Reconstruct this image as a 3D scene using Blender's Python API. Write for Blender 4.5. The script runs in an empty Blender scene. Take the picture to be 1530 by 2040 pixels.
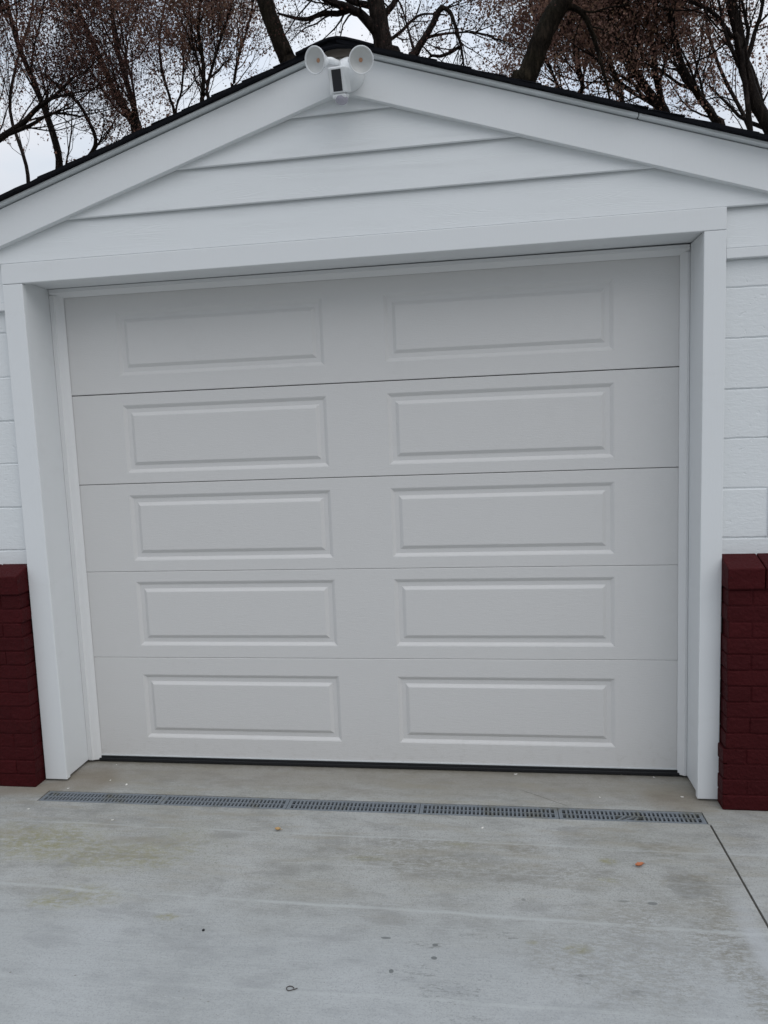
import bpy, math, random
from mathutils import Vector, Matrix, noise as mn
random.seed(7)
sc = bpy.context.scene
COL = sc.collection
V = Vector

# ------------------------------------------------------------------ camera
CAM = V((0.6037, -3.2548, 1.6504))
RT = V((0.98981609, 0.1370781, -0.03838886)).normalized()
UP = V((0.02299553, 0.11216275, 0.99342374)).normalized()
FW = V((-0.14048244, 0.98417957, -0.10786831)).normalized()
F = 1451.3
GZ = -0.0394          # top of the concrete
cd = bpy.data.cameras.new('camera')
cd.sensor_fit = 'HORIZONTAL'; cd.sensor_width = 36; cd.lens = 36 * F / 1530
cd.clip_start = 0.05; cd.clip_end = 3000
cam = bpy.data.objects.new('camera', cd); COL.objects.link(cam)
M = Matrix((RT, UP, -FW)).transposed().to_4x4(); M.translation = CAM
cam.matrix_world = M
sc.camera = cam

def ray(u, v): return RT * ((u - 765) / F) - UP * ((v - 1020) / F) + FW
def at(u, v, y):
    d = ray(u, v); return CAM + d * ((y - CAM.y) / d.y)
def atz(u, v, z):
    d = ray(u, v); return CAM + d * ((z - CAM.z) / d.z)

# ------------------------------------------------------------------ mesh helpers
class MB:
    def __init__(s): s.v = []; s.f = []; s.sm = []
    def add(s, vs, fs, smooth=False):
        o = len(s.v); s.v += [tuple(q) for q in vs]
        for f in fs: s.f.append([i + o for i in f]); s.sm.append(smooth)
    def box(s, x0, x1, y0, y1, z0, z1, T=None):
        vs = [V((x, y, z)) for z in (z0, z1) for y in (y0, y1) for x in (x0, x1)]
        if T: vs = [T @ q for q in vs]
        s.add(vs, [(0, 2, 3, 1), (4, 5, 7, 6), (0, 1, 5, 4), (2, 6, 7, 3), (0, 4, 6, 2), (1, 3, 7, 5)])
    def prism(s, poly, y0, y1):          # poly: (x,z) counter-clockwise seen from -y
        n = len(poly)
        vs = [(x, y0, z) for x, z in poly] + [(x, y1, z) for x, z in poly]
        fs = [list(range(n)), list(range(2 * n - 1, n - 1, -1))]
        for i in range(n):
            j = (i + 1) % n; fs.append([i, i + n, j + n, j])
        s.add(vs, fs)
    def tube(s, pts, rad, k=6, cap=True):
        n = len(pts); rings = []; ref = V((0.31, 0.17, 0.93))
        for i in range(n):
            t = (pts[min(i + 1, n - 1)] - pts[max(i - 1, 0)])
            t = t.normalized() if t.length > 1e-9 else V((0, 0, 1))
            a = t.cross(ref)
            if a.length < 1e-3: a = t.cross(V((1, 0, 0)))
            a.normalize(); b = t.cross(a)
            rings.append([pts[i] + (a * math.cos(2 * math.pi * j / k) + b * math.sin(2 * math.pi * j / k)) * rad[i] for j in range(k)])
        vs = [q for r in rings for q in r]; fs = []
        for i in range(n - 1):
            for j in range(k):
                j2 = (j + 1) % k; fs.append((i * k + j, i * k + j2, (i + 1) * k + j2, (i + 1) * k + j))
        if cap: fs.append(list(range(k - 1, -1, -1))); fs.append([(n - 1) * k + j for j in range(k)])
        s.add(vs, fs, True)
    def lathe(s, c, d, prof, k=40):      # prof: (radius, distance along d)
        d = d.normalized(); a = d.cross(V((0, 0, 1))).normalized(); b = d.cross(a)
        vs = []; fs = []
        for r, h in prof:
            for j in range(k):
                t = 2 * math.pi * j / k
                vs.append(c + d * h + (a * math.cos(t) + b * math.sin(t)) * max(r, 1e-5))
        for i in range(len(prof) - 1):
            for j in range(k):
                j2 = (j + 1) % k; fs.append((i * k + j, (i + 1) * k + j, (i + 1) * k + j2, i * k + j2))
        s.add(vs, fs, True)
    def build(s, name, mat, parent=None, bevel=0, seg=2):
        me = bpy.data.meshes.new(name); me.from_pydata(s.v, [], s.f)
        me.polygons.foreach_set('use_smooth', s.sm); me.update()
        if mat: me.materials.append(mat)
        o = bpy.data.objects.new(name, me); COL.objects.link(o)
        if parent is not None:
            o.parent = parent
            o.matrix_parent_inverse = parent_matrix(parent).inverted()
        if bevel:
            m = o.modifiers.new('bevel', 'BEVEL'); m.width = bevel; m.segments = seg
            m.limit_method = 'ANGLE'; m.angle_limit = math.radians(35)
        return o
def parent_matrix(o):
    m = Matrix.Translation(o.location)
    return (parent_matrix(o.parent) @ o.matrix_parent_inverse @ m) if o.parent else m
def empty(name, loc):
    o = bpy.data.objects.new(name, None); o.location = loc; o.empty_display_size = .1; COL.objects.link(o); return o
def tag(o, label=None, cat=None, group=None, kind=None):
    if label: o['label'] = label
    if cat: o['category'] = cat
    if group: o['group'] = group
    if kind: o['kind'] = kind
    return o

# ------------------------------------------------------------------ node helpers
class NT:
    def __init__(s, name):
        s.m = bpy.data.materials.new(name); s.m.use_nodes = True; s.t = s.m.node_tree; s.t.nodes.clear()
        s.out = s.n('ShaderNodeOutputMaterial'); s.b = s.n('ShaderNodeBsdfPrincipled')
        s.t.links.new(s.b.outputs[0], s.out.inputs['Surface'])
    def n(s, ty, **k):
        x = s.t.nodes.new(ty)
        for a, b in k.items(): setattr(x, a, b)
        return x
    def set(s, sock, val):
        if isinstance(val, bpy.types.NodeSocket): s.t.links.new(val, sock)
        elif isinstance(val, (tuple, list)):
            sock.default_value = tuple(val) + ((1,) if len(val) == 3 and sock.type == 'RGBA' else ())
        else: sock.default_value = val
    def math(s, op, a, b=0, c=0, clamp=False):
        x = s.n('ShaderNodeMath', operation=op, use_clamp=clamp); s.set(x.inputs[0], a); s.set(x.inputs[1], b); s.set(x.inputs[2], c); return x.outputs[0]
    def obj(s): return s.n('ShaderNodeTexCoord').outputs['Object']
    def map(s, v, scale=(1, 1, 1), loc=(0, 0, 0), rot=(0, 0, 0)):
        x = s.n('ShaderNodeMapping'); s.set(x.inputs[0], v); x.inputs['Scale'].default_value = scale
        x.inputs['Location'].default_value = loc; x.inputs['Rotation'].default_value = rot; return x.outputs[0]
    def noise(s, v, scale, detail=4, rough=.55, dist=0):
        x = s.n('ShaderNodeTexNoise'); s.set(x.inputs['Vector'], v); x.inputs['Scale'].default_value = scale
        x.inputs['Detail'].default_value = detail; x.inputs['Roughness'].default_value = rough; x.inputs['Distortion'].default_value = dist
        return x.outputs['Fac']
    def ramp(s, f, a, b):                # smooth step a..b -> 0..1
        x = s.n('ShaderNodeMapRange', interpolation_type='SMOOTHSTEP'); s.set(x.inputs[0], f); x.inputs[1].default_value = a; x.inputs[2].default_value = b; return x.outputs[0]
    def mix(s, f, a, b, mode='MIX'):
        x = s.n('ShaderNodeMix', data_type='RGBA', blend_type=mode); s.set(x.inputs[0], f); s.set(x.inputs[6], a); s.set(x.inputs[7], b); return x.outputs[2]
    def sep(s, v):
        x = s.n('ShaderNodeSeparateXYZ'); s.set(x.inputs[0], v); return x.outputs
    def bump(s, h, strength=.3, dist=.01, normal=None):
        x = s.n('ShaderNodeBump'); x.inputs['Strength'].default_value = strength; x.inputs['Distance'].default_value = dist; s.set(x.inputs['Height'], h)
        if normal: s.set(x.inputs['Normal'], normal)
        return x.outputs[0]
    def fin(s, col=None, rough=None, normal=None, spec=None, metal=None):
        if col is not None: s.set(s.b.inputs['Base Color'], col)
        if rough is not None: s.set(s.b.inputs['Roughness'], rough)
        if normal is not None: s.set(s.b.inputs['Normal'], normal)
        if spec is not None: s.set(s.b.inputs['Specular IOR Level'], spec)
        if metal is not None: s.set(s.b.inputs['Metallic'], metal)
        return s.m

def mat_paint(name, col, rough=.55, kind='smooth'):
    t = NT(name); o = t.obj()
    big = t.noise(o, 1.7, 5); fine = t.noise(o, 260, 2)
    dirt = t.ramp(t.noise(t.map(o, (1.0, 1, 2.5)), 3.1, 8, .7), .52, .8)
    c = t.mix(t.math('MULTIPLY', big, .5), col, tuple(x * .93 for x in col))
    c = t.mix(t.math('MULTIPLY', dirt, .10 if kind in ('block', 'smooth') else .02), c, (.42, .41, .36))
    if kind == 'door':
        zz = t.sep(o)[2]
        sp = t.math('MULTIPLY', t.ramp(t.noise(t.map(o, (1, 1, 1.6)), 21, 8, .72), .50, .66), t.ramp(t.math('ADD', zz, t.math('MULTIPLY', big, .25)), .36, .10))
        c = t.mix(t.math('MULTIPLY', sp, .16), c, (.36, .33, .28))
        sm = t.ramp(t.noise(t.map(o, (1.4, 1, .7)), 2.6, 8, .75), .56, .74)
        c = t.mix(t.math('MULTIPLY', sm, .10), c, (.46, .46, .44))
    nrm = None
    if kind == 'grain':                 # embossed cedar grain of the boards, running along x
        w = t.noise(t.map(o, (.16, 1, 3.0)), 4.5, 2, .4, .3)
        g = t.math('SINE', t.math('MULTIPLY', w, 300))
        g = t.math('MULTIPLY', g, t.ramp(t.noise(t.map(o, (1.2, 1, 6)), 3, 3), .38, .62))
        h = t.math('ADD', g, t.math('MULTIPLY', t.noise(t.map(o, (6, 1, 160)), 4, 3), 1.6))
        nrm = t.bump(h, .30, .0007, t.bump(fine, .2, .0008))
    elif kind == 'door':
        h = t.math('ADD', t.noise(t.map(o, (9, 1, 130)), 3.0, 4, .6), t.math('MULTIPLY', t.noise(o, 330, 2), .8))
        nrm = t.bump(h, .65, .0016)
    elif kind == 'block':
        h = t.math('ADD', t.noise(o, 46, 6, .65), t.math('MULTIPLY', t.noise(t.map(o, (1, 1, 3.5)), 17, 4, .6, 1.2), 1.4))
        h = t.math('ADD', h, t.math('MULTIPLY', t.ramp(t.noise(o, 30, 2), .66, .72), -1.1))
        nrm = t.bump(h, .32, .004)
    else:
        h = t.math('ADD', fine, t.math('MULTIPLY', t.noise(t.map(o, (14, 14, 1.2)), 7, 3), 1.3))
        nrm = t.bump(h, .3, .0009)
    return t.fin(c, t.math('ADD', rough, t.math('MULTIPLY', big, .12)), nrm, .35)

WHITE = (.735, .755, .765)
m_trim = mat_paint('white trim paint', WHITE, .5)
m_side = mat_paint('white siding paint', (.72, .745, .755), .5, 'grain')
m_block = mat_paint('white block paint', (.73, .755, .765), .55, 'block')
m_door = mat_paint('white door enamel', (.645, .640, .630), .42, 'door')
m_vinyl = mat_paint('white vinyl stop', (.72, .725, .725), .45)

def simple(name, col, rough=.6, spec=.4, var=.25, scale=30, bump=.3, bd=.002, metal=0):
    t = NT(name); o = t.obj(); nz = t.noise(o, scale, 5)
    c = t.mix(nz, tuple(x * (1 - var) for x in col), tuple(min(1, x * (1 + var)) for x in col))
    return t.fin(c, rough, t.bump(nz, bump, bd), spec, metal)
m_rubber = simple('black rubber', (.010, .011, .013), .5)
m_gap = simple('dark gap', (.02, .02, .02), .9)
m_joint = simple('gritty joint filler', (.085, .080, .070), .95, .1, .5, 60, .8)
m_dripmetal = mat_paint('white drip metal', (.62, .65, .66), .4)
m_plastic = simple('white outdoor plastic', (.76, .78, .79), .32, .5, .03, 9, .05)
m_frost = simple('frosted lamp lens', (.60, .61, .60), .25, .5, .06, 60, .2)
m_led = simple('orange phosphor chip', (.52, .28, .17), .4)
m_blackglass = simple('black glossy panel', (.006, .006, .010), .12, .5, .1, 10, .02)
m_pir = simple('lavender sensor dome', (.38, .37, .43), .22, .5, .12, 90, .5)
t_ = NT('grey plastic grate'); o_ = t_.obj(); g1 = t_.noise(o_, 7, 7, .7); g2 = t_.noise(o_, 60, 4, .7)
c_ = t_.mix(g2, (.125, .145, .165), (.20, .22, .24)); c_ = t_.mix(t_.math('MULTIPLY', t_.ramp(g1, .50, .66), .65), c_, (.115, .11, .075))
m_grate = t_.fin(c_, .6, t_.bump(g2, .4, .001), .3)
m_channel = simple('wet dark channel', (.018, .018, .016), .7)
m_soil = simple('bare soil', (.09, .075, .05), .9, .2, .4, 3)
m_wood = simple('raw weathered wood', (.16, .14, .12), .8)

def mat_shingle():
    t = NT('dark asphalt shingle'); o = t.obj()
    g = t.noise(o, 420, 2); b = t.noise(o, 6, 4)
    moss = t.ramp(t.noise(o, 14, 5, .7), .6, .72)
    c = t.mix(g, (.003, .0034, .0045), (.016, .017, .021)); c = t.mix(t.math('MULTIPLY', b, .4), c, (.009, .0095, .012))
    c = t.mix(t.math('MULTIPLY', moss, .35), c, (.022, .024, .014))
    return t.fin(c, .9, t.bump(g, .8, .002), .05)
m_shingle = mat_shingle()

def mat_brick():
    t = NT('dark red painted brick'); o = t.obj()
    isl = t.n('ShaderNodeNewGeometry').outputs['Random Per Island']
    n1 = t.noise(o, 9, 5, .6); n2 = t.noise(o, 75, 5, .65)
    c = t.mix(isl, (.044, .0032, .0046), (.056, .0042, .0058))
    c = t.mix(t.math('MULTIPLY', n1, .6), c, (.033, .0030, .0040))
    c = t.mix(t.ramp(n2, .66, .74), c, (.018, .0026, .0032))
    h = t.math('ADD', n2, t.math('MULTIPLY', t.noise(o, 22, 3), 1.5))
    return t.fin(c, .68, t.bump(h, 1.0, .007), .14)
m_brick = mat_brick()

def mat_concrete():
    t = NT('broomed concrete'); o = t.obj(); s = t.sep(o); X, Y = s[0], s[1]
    def dist(cx, cy, rx, ry, wob=.5, ns=5):   # soft blob 1 inside 0 outside, ragged edge
        dx = t.math('DIVIDE', t.math('SUBTRACT', X, cx), rx); dy = t.math('DIVIDE', t.math('SUBTRACT', Y, cy), ry)
        d = t.math('SQRT', t.math('ADD', t.math('MULTIPLY', dx, dx), t.math('MULTIPLY', dy, dy)))
        d = t.math('ADD', d, t.math('MULTIPLY', t.math('SUBTRACT', t.noise(o, ns, 6, .65), .5), wob * 2))
        return d
    # base
    streak = t.noise(t.map(o, (7, 75, 1), rot=(0, 0, .012)), 2.0, 6, .66)
    streak2 = t.noise(t.map(o, (1.6, 11, 1)), 2.2, 8, .7)
    grit = t.noise(o, 190, 3, .7); blot = t.noise(o, 1.6, 6, .6); med = t.noise(t.map(o, (1, 2.2, 1)), 6, 6, .62)
    c = t.mix(t.ramp(blot, .35, .68), (.300, .303, .282), (.375, .382, .372))
    c = t.mix(t.math('MULTIPLY', t.ramp(streak, .35, .75), .6), c, (.385, .397, .385)); 
    c = t.mix(t.math('MULTIPLY', t.ramp(streak2, .5, .72), .35), c, (.19, .195, .188))
    c = t.mix(t.math('MULTIPLY', t.ramp(med, .46, .70), .5), c, (.19, .19, .18))
    c = t.mix(t.math('MULTIPLY', t.ramp(grit, .50, .64), .5), c, (.17, .17, .16))
    c = t.mix(t.math('MULTIPLY', t.ramp(grit, .45, .25), .25), c, (.42, .43, .43))
    # cleaner, paler, a little bluer concrete away from the door
    nearf = t.ramp(t.math('ADD', Y, t.math('MULTIPLY', med, .3)), -.45, -1.0)
    c = t.mix(t.math('MULTIPLY', nearf, .38), c, (.362, .390, .415))
    # brown silt by the door and in the corners
    silt = t.ramp(t.math('ADD', Y, t.math('MULTIPLY', t.math('SUBTRACT', t.noise(t.map(o, (1, 3, 1)), 3.5, 6, .65), .5), .45)), -.15, .12)
    c = t.mix(t.math('MULTIPLY', silt, .5), c, (.225, .20, .16))
    for cx, cy, rx, ry, am in ((-1.45, .02, .30, .16, .55), (-1.75, -.09, .35, .10, .6), (1.42, .0, .22, .14, .5)):
        d = dist(cx, cy, rx, ry); c = t.mix(t.math('MULTIPLY', t.ramp(d, 1.1, .3), am), c, (.185, .150, .105))
    # olive algae on the left
    for cx, cy, rx, ry, am in ((-1.35, -.52, .34, .17, .55), (-.95, -.60, .36, .14, .42), (-1.62, -.62, .16, .12, .6), (-.72, -.50, .22, .16, .25), (-.95, -.86, .20, .08, .40), (-.56, -.96, .06, .025, .6), (-1.05, -.92, .10, .04, .45),
                               (1.04, -.50, .05, .03, .55), (1.02, -.62, .05, .02, .55), (.86, -1.0, .06, .03, .5), (.45, -.42, .10, .03, .35), (.72, -.98, .03, .015, .5), (.10, -.55, .12, .03, .35)):
        d = dist(cx, cy, rx, ry, .7, 9); d2 = t.ramp(d, 1.15, .2)
        d2 = t.math('MULTIPLY', d2, t.ramp(t.noise(t.map(o, (1, 2, 1)), 30, 6, .72), .34, .66))
        c = t.mix(t.math('MULTIPLY', d2, am * 1.4), c, (.225, .212, .098))
    d = dist(-1.78, -.60, .05, .05, .4, 12); c = t.mix(t.math('MULTIPLY', t.ramp(d, 1.1, .3), .7), c, (.20, .09, .035))
    # damp dark patches on the right, tyre prints in the middle
    rag = t.math('MULTIPLY', t.ramp(t.noise(t.map(o, (1, 2.6, 1)), 34, 6, .72), .40, .56), t.ramp(t.noise(t.map(o, (1, 3, 1)), 90, 4, .7), .30, .55))
    for cx, cy, rx, ry, am, ns in ((1.25, -.40, .12, .09, .55, 12), (1.29, -.62, .10, .085, .62, 16), (1.36, -.70, .10, .20, .45, 9), (1.33, -.90, .12, .18, .5, 10), (1.38, -1.15, .10, .2, .5, 12), (1.12, -.80, .3, .12, .34, 9),
                                   (.72, -.45, .10, .06, .5, 12), (.35, -.42, .45, .06, .48, 9), (.62, -.60, .65, .09, .42, 8), (1.02, -1.05, .38, .26, .32, 6), (.22, -.52, .42, .08, .42, 9), (-1.0, -.60, .25, .05, .4, 9), (1.05, -.33, .25, .05, .35, 9)):
        d = dist(cx, cy, rx, ry, .9, ns)
        c = t.mix(t.math('MULTIPLY', t.math('MULTIPLY', t.ramp(d, 1.1, .35), rag), min(.9, am * 1.15)), c, (.170, .160, .130))
    d = dist(1.30, -.635, .085, .075, .55, 22); c = t.mix(t.math('MULTIPLY', t.ramp(d, .95, .85), .42), c, (.19, .195, .19))
    rg2 = t.ramp(t.noise(t.map(o, (1, 2.4, 1), rot=(0, 0, -.35)), 34, 8, .78), .50, .62)
    for cx, cy, rx, ry, am in ((.37, -1.02, .07, .02, .8), (.52, -.965, .05, .016, .8), (.64, -.955, .05, .018, .9), (.86, -1.13, .028, .03, .9), (.46, -1.22, .10, .05, .8), (.28, -1.17, .06, .04, .7), (.36, -1.14, .06, .03, .7),
                               (.52, -1.33, .09, .03, .7), (-.35, -1.45, .06, .02, .6), (1.02, -1.17, .03, .03, .7), (.56, -1.15, .03, .02, .7)):
        d = dist(cx, cy, rx, ry, .7, 30)
        c = t.mix(t.math('MULTIPLY', t.math('MULTIPLY', t.ramp(d, 1.1, .8), rg2), am * .55), c, (.10, .105, .10))
    for cx, cy, rx, ry, am in ((.232, -1.00, .018, .006, .8), (.40, -1.02, .010, .008, .9), (.40, -1.08, .010, .008, .9), (.27, -1.15, .008, .009, .9), (1.15, -.745, .018, .010, .7), (.70, -.76, .008, .008, .5), (1.05, -.74, .02, .006, .4)):
        d = dist(cx, cy, rx, ry, .3, 60)
        c = t.mix(t.math('MULTIPLY', t.ramp(d, 1.1, .8), am), c, (.125, .135, .135))
    tp = t.math('SINE', t.math('MULTIPLY', t.math('ADD', X, t.math('MULTIPLY', Y, .25)), 150))
    tz = t.math('MULTIPLY', t.ramp(dist(.02, -.42, .20, .085, .4), 1.1, .4), t.ramp(tp, -.2, .8))
    c = t.mix(t.math('MULTIPLY', tz, .17), c, (.20, .20, .19))
    # small specks
    vo = t.n('ShaderNodeTexVoronoi'); t.set(vo.inputs['Vector'], t.map(o, (1, 1.3, 1))); vo.inputs['Scale'].default_value = 16
    sp = t.math('MULTIPLY', t.ramp(vo.outputs['Distance'], .085, .04), t.ramp(t.noise(o, 5, 2), .5, .6))
    c = t.mix(t.math('MULTIPLY', sp, .6), c, (.13, .12, .10))
    # pale trowel ridges running across the slab
    rid = 0
    for y0, sl, w, am in ((-.393, -.012, .009, .55), (-.60, -.010, .006, .25), (-.848, -.017, .012, .62), (-.94, -.01, .006, .2), (-1.262, .012, .010, .35), (-1.72, 0, .012, .4)):
        yy = t.math('SUBTRACT', t.math('ADD', Y, t.math('MULTIPLY', t.math('SUBTRACT', t.noise(t.map(o, (1, 0, 0)), 1.3, 3), .5), .07)), t.math('ADD', y0, t.math('MULTIPLY', X, sl)))
        a = t.ramp(t.math('ABSOLUTE', yy), w * 1.2, 0)
        a = t.math('MULTIPLY', a, t.ramp(t.noise(t.map(o, (1, .1, 1)), 2.2, 3), .28, .6))
        a = t.math('MULTIPLY', a, am); rid = t.math('ADD', rid, a)
    c = t.mix(t.math('MINIMUM', rid, 1), c, (.41, .43, .425))
    # worn pale edge along the control joint
    e = t.math('MULTIPLY', t.ramp(t.math('ABSOLUTE', t.math('SUBTRACT', X, 1.44)), .05, .01), t.ramp(Y, -.55, -.9))
    c = t.mix(t.math('MULTIPLY', e, .5), c, (.40, .415, .43))
    # fine sand and aggregate showing through, each grain its own
    v2 = t.n('ShaderNodeTexVoronoi'); t.set(v2.inputs['Vector'], o); v2.inputs['Scale'].default_value = 130
    gr = t.math('MULTIPLY', t.ramp(v2.outputs['Distance'], .22, .10), t.ramp(t.sep(v2.outputs['Color'])[0], .80, .84))
    c = t.mix(t.math('MULTIPLY', gr, .55), c, (.13, .125, .11))
    c = t.mix(t.math('MULTIPLY', t.math('MULTIPLY', t.ramp(v2.outputs['Distance'], .22, .10), t.ramp(t.sep(v2.outputs['Color'])[0], .12, .09)), .5), c, (.50, .50, .48))
    # tan film drawn out along the broom marks
    tan = t.ramp(t.noise(t.map(o, (1, 5, 1), loc=(3, 1, 0)), 2.6, 8, .68), .48, .66)
    c = t.mix(t.math('MULTIPLY', t.math('MULTIPLY', tan, t.ramp(Y, -1.25, -.3)), .42), c, (.255, .235, .185))
    # hairline crack between the door and the drain
    a, b = atz(1030, 1571, GZ), atz(1132, 1606, GZ); dx, dy = b.x - a.x, b.y - a.y; L = math.hypot(dx, dy)
    wob = t.math('MULTIPLY', t.math('SUBTRACT', t.noise(o, 25, 4, .7), .5), .012)
    cr = t.math('ABSOLUTE', t.math('ADD', wob, t.math('ADD', t.math('MULTIPLY', X, -dy / L), t.math('ADD', t.math('MULTIPLY', Y, dx / L), (a.x * dy - a.y * dx) / L))))
    cr = t.math('MULTIPLY', t.ramp(cr, .0035, .001), t.math('MULTIPLY', t.ramp(X, a.x, a.x + .03), t.ramp(X, b.x, b.x - .01)))
    c = t.mix(t.math('MULTIPLY', cr, .7), c, (.12, .115, .10))
    # contact shade painted as a dirt line at the frame feet and the seal
    ed = t.ramp(t.math('ADD', Y, t.math('MULTIPLY', t.math('SUBTRACT', t.noise(o, 19, 6, .7), .5), .09)), .175, .235)
    c = t.mix(t.math('MULTIPLY', ed, .55), c, (.13, .115, .085))
    h = t.math('ADD', t.math('MULTIPLY', streak, 1.2), t.math('ADD', t.math('MULTIPLY', grit, .6), t.math('MULTIPLY', rid, .9)))
    r = t.math('SUBTRACT', .86, t.math('MULTIPLY', t.ramp(blot, .4, .7), .12))
    return t.fin(c, r, t.bump(h, .5, .003), .3)
m_conc = mat_concrete()

# ------------------------------------------------------------------ ground and drive
tag(MB().build('ground', None), kind='structure')
g = bpy.data.objects['ground']
mb = MB(); mb.add([(-1500, -1500, -.19), (1500, -1500, -.19), (1500, 1500, -.19), (-1500, 1500, -.19)], [(0, 1, 2, 3)])
bpy.data.objects.remove(g)
g = mb.build('ground', m_soil); tag(g, kind='structure')

XJ0, XJ1 = 1.497, 1.506
SX0, SX1, SY0, SY1 = -1.569, 1.497, -.197, -.097
mb = MB()
B = -.185
mb.box(-7, XJ0, -14, SY0, B, GZ)                 # main slab
mb.box(XJ1, 7, -14, SY0, B, GZ)                  # right slab
mb.box(-7, 7, SY1, .9, B, GZ)                    # slab behind the drain
mb.box(-7, SX0, SY0, SY1, B, GZ); mb.box(SX1, 7, SY0, SY1, B, GZ)
drive = mb.build('driveway', m_conc); tag(drive, kind='structure')
mb = MB(); mb.box(XJ0, XJ1, -14, SY0, B, GZ - .005); tag(mb.build('driveway_joint', m_joint), kind='structure')
mb = MB()
mb.box(SX0 + .001, SX1 - .001, SY0 + .001, SY1 - .001, -.18, -.13)
tag(mb.build('drain_channel', m_channel), 'dark sunken drain trough below the row of grey grates', 'drain')

# grates: five lengths laid end to end
PITCH = (1.4937 + 1.5641) / 5
words = ['drain grate at the left end of the row, beside the left brick pier', 'second drain grate from the left brick pier', 'middle drain grate with mossy staining, below the door centre', 'fourth drain grate from the left, between the middle and broken grates', 'drain grate with a broken bar at the right end of the row']
for k in range(5):
    x0 = -1.5641 + k * PITCH + .0015; x1 = x0 + PITCH - .003
    y0, y1 = -.1935, -.1005; zt = GZ - .0015; zb = zt - .012
    mb = MB(); e = .016
    mb.box(x0, x1, y0, y0 + .013, zb, zt); mb.box(x0, x1, y1 - .013, y1, zb, zt)
    mb.box(x0, x0 + e, y0 + .013, y1 - .013, zb, zt); mb.box(x1 - e, x1, y0 + .013, y1 - .013, zb, zt)
    ym = (y0 + y1) / 2
    mb.box(x0 + e, x1 - e, ym - .003, ym + .003, zb, zt)
    n = 32; w = (x1 - x0 - 2 * e)
    for i in range(1, n):
        xc = x0 + e + w * i / n
        mb.box(xc - .0042, xc + .0042, ym + .003, y1 - .013, zb, zt - .0008)
        if k == 4 and 13 <= i <= 18: continue
        mb.box(xc - .0042, xc + .0042, y0 + .013, ym - .003, zb, zt - .0008)
    if k == 4:
        for i, (a, l) in enumerate(((.9, .06), (1.15, .05), (.75, .035))):
            T = Matrix.Translation((x0 + w * (.46 + .05 * i), ym - .018, zt - .001 - .003 * i)) @ Matrix.Rotation(-a, 4, 'Z') @ Matrix.Rotation(.08, 4, 'X')
            mb.box(-.004, .004, -l / 2, l / 2, -.004, .003, T)
    o = mb.build('drain_grate', m_grate, None)
    tag(o, 'grey slotted ' + words[k], 'drain grate', 'drain grates across the driveway')

# ------------------------------------------------------------------ garage
AX = .022; SL = .317                               # apex x, slope
GX0, GX1 = AX - 2.75, AX + 2.75; GY = 6.6
garage = empty('garage', (AX, 3.3, GZ))
tag(garage, 'white gable-fronted garage with dark red brick base, closed panel door and black shingle roof', 'garage')
def zs(x, z0): return z0 - SL * abs(x - AX)

# door
DH = 1.49; D2 = .236
seams = [0.0, .532, .988, 1.4425, 1.8965, 2.40]
gaps = [0, .0012, .0014, .003, .0042, 0]
mb = MB(); mb.box(-1.50, 1.50, D2 + .022, D2 + .04, -.02, 2.42)
door = mb.build('garage_door', m_gap, garage)
door['label'] = 'closed white sectional door with ten raised panels'
prof = [(0, 0), (.0015, .0013), (.0035, .0016), (.0165, .0100), (.0180, .0106), (.0375, .0106), (.0390, .0100), (.0525, .0020), (.0550, .0010), (.059, .0008)]
panels_x = [(-1.204, -.156), (.141, 1.190)]
panels_z = [(.098, .441), (.597, .935), (1.045, 1.383), (1.497, 1.838), (1.985, 2.300)]
for k in range(5):
    z0, z1 = (seams[k] + gaps[k] / 2) if k else -.0062, seams[k + 1] - gaps[k + 1] / 2
    pz0, pz1 = panels_z[k]
    mb = MB(); y = D2
    def q(xa, xb, za, zb): mb.add([(xa, y, za), (xb, y, za), (xb, y, zb), (xa, y, zb)], [(0, 1, 2, 3)])
    c = .0025
    xs = [-DH] + [v for p in panels_x for v in p] + [DH]
    q(xs[0], xs[1], z0 + c, z1 - c); q(xs[2], xs[3], z0 + c, z1 - c); q(xs[4], xs[5], z0 + c, z1 - c)
    for (a, b) in panels_x:
        q(a, b, z0 + c, pz0); q(a, b, pz1, z1 - c)
        vs = []; fs = []
        for (i, dp) in prof:
            vs += [(a + i, y + dp, pz0 + i), (b - i, y + dp, pz0 + i), (b - i, y + dp, pz1 - i), (a + i, y + dp, pz1 - i)]
        for r in range(len(prof) - 1):
            for j in range(4):
                j2 = (j + 1) % 4; fs.append((r * 4 + j, r * 4 + j2, r * 4 + 4 + j2, r * 4 + 4 + j))
        r = (len(prof) - 1) * 4; fs.append((r, r + 1, r + 2, r + 3))
        mb.add(vs, fs)
    # rolled top and bottom edges with a return into the joint
    for s, zz in ((1, z1), (-1, z0)):
        a = [(-DH, y, zz - s * c), (DH, y, zz - s * c), (DH, y + .0022, zz), (-DH, y + .0022, zz), (DH, y + .02, zz), (-DH, y + .02, zz)]
        fs = [(0, 1, 2, 3), (3, 2, 4, 5)]
        mb.add(a, fs if s > 0 else [tuple(reversed(f)) for f in fs])
    mb.build('door_section', m_door, door)
mb = MB(); mb.box(-1.486, 1.486, D2 - .006, D2 + .02, -.0345, -.0065)
mb.box(-1.486, 1.486, D2 - .011, D2 - .006, -.0345, -.018)
mb.build('bottom_seal', m_rubber, door, .003)
mb = MB(); mb.box(-1.486, 1.486, D2 - .004, D2 - .0005, -.0062, -.001); mb.build('seal_retainer', m_dripmetal, door)

# openings: casing corners taken where they stand on the wall plane
xl, xr = -1.536, 1.512
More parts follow.
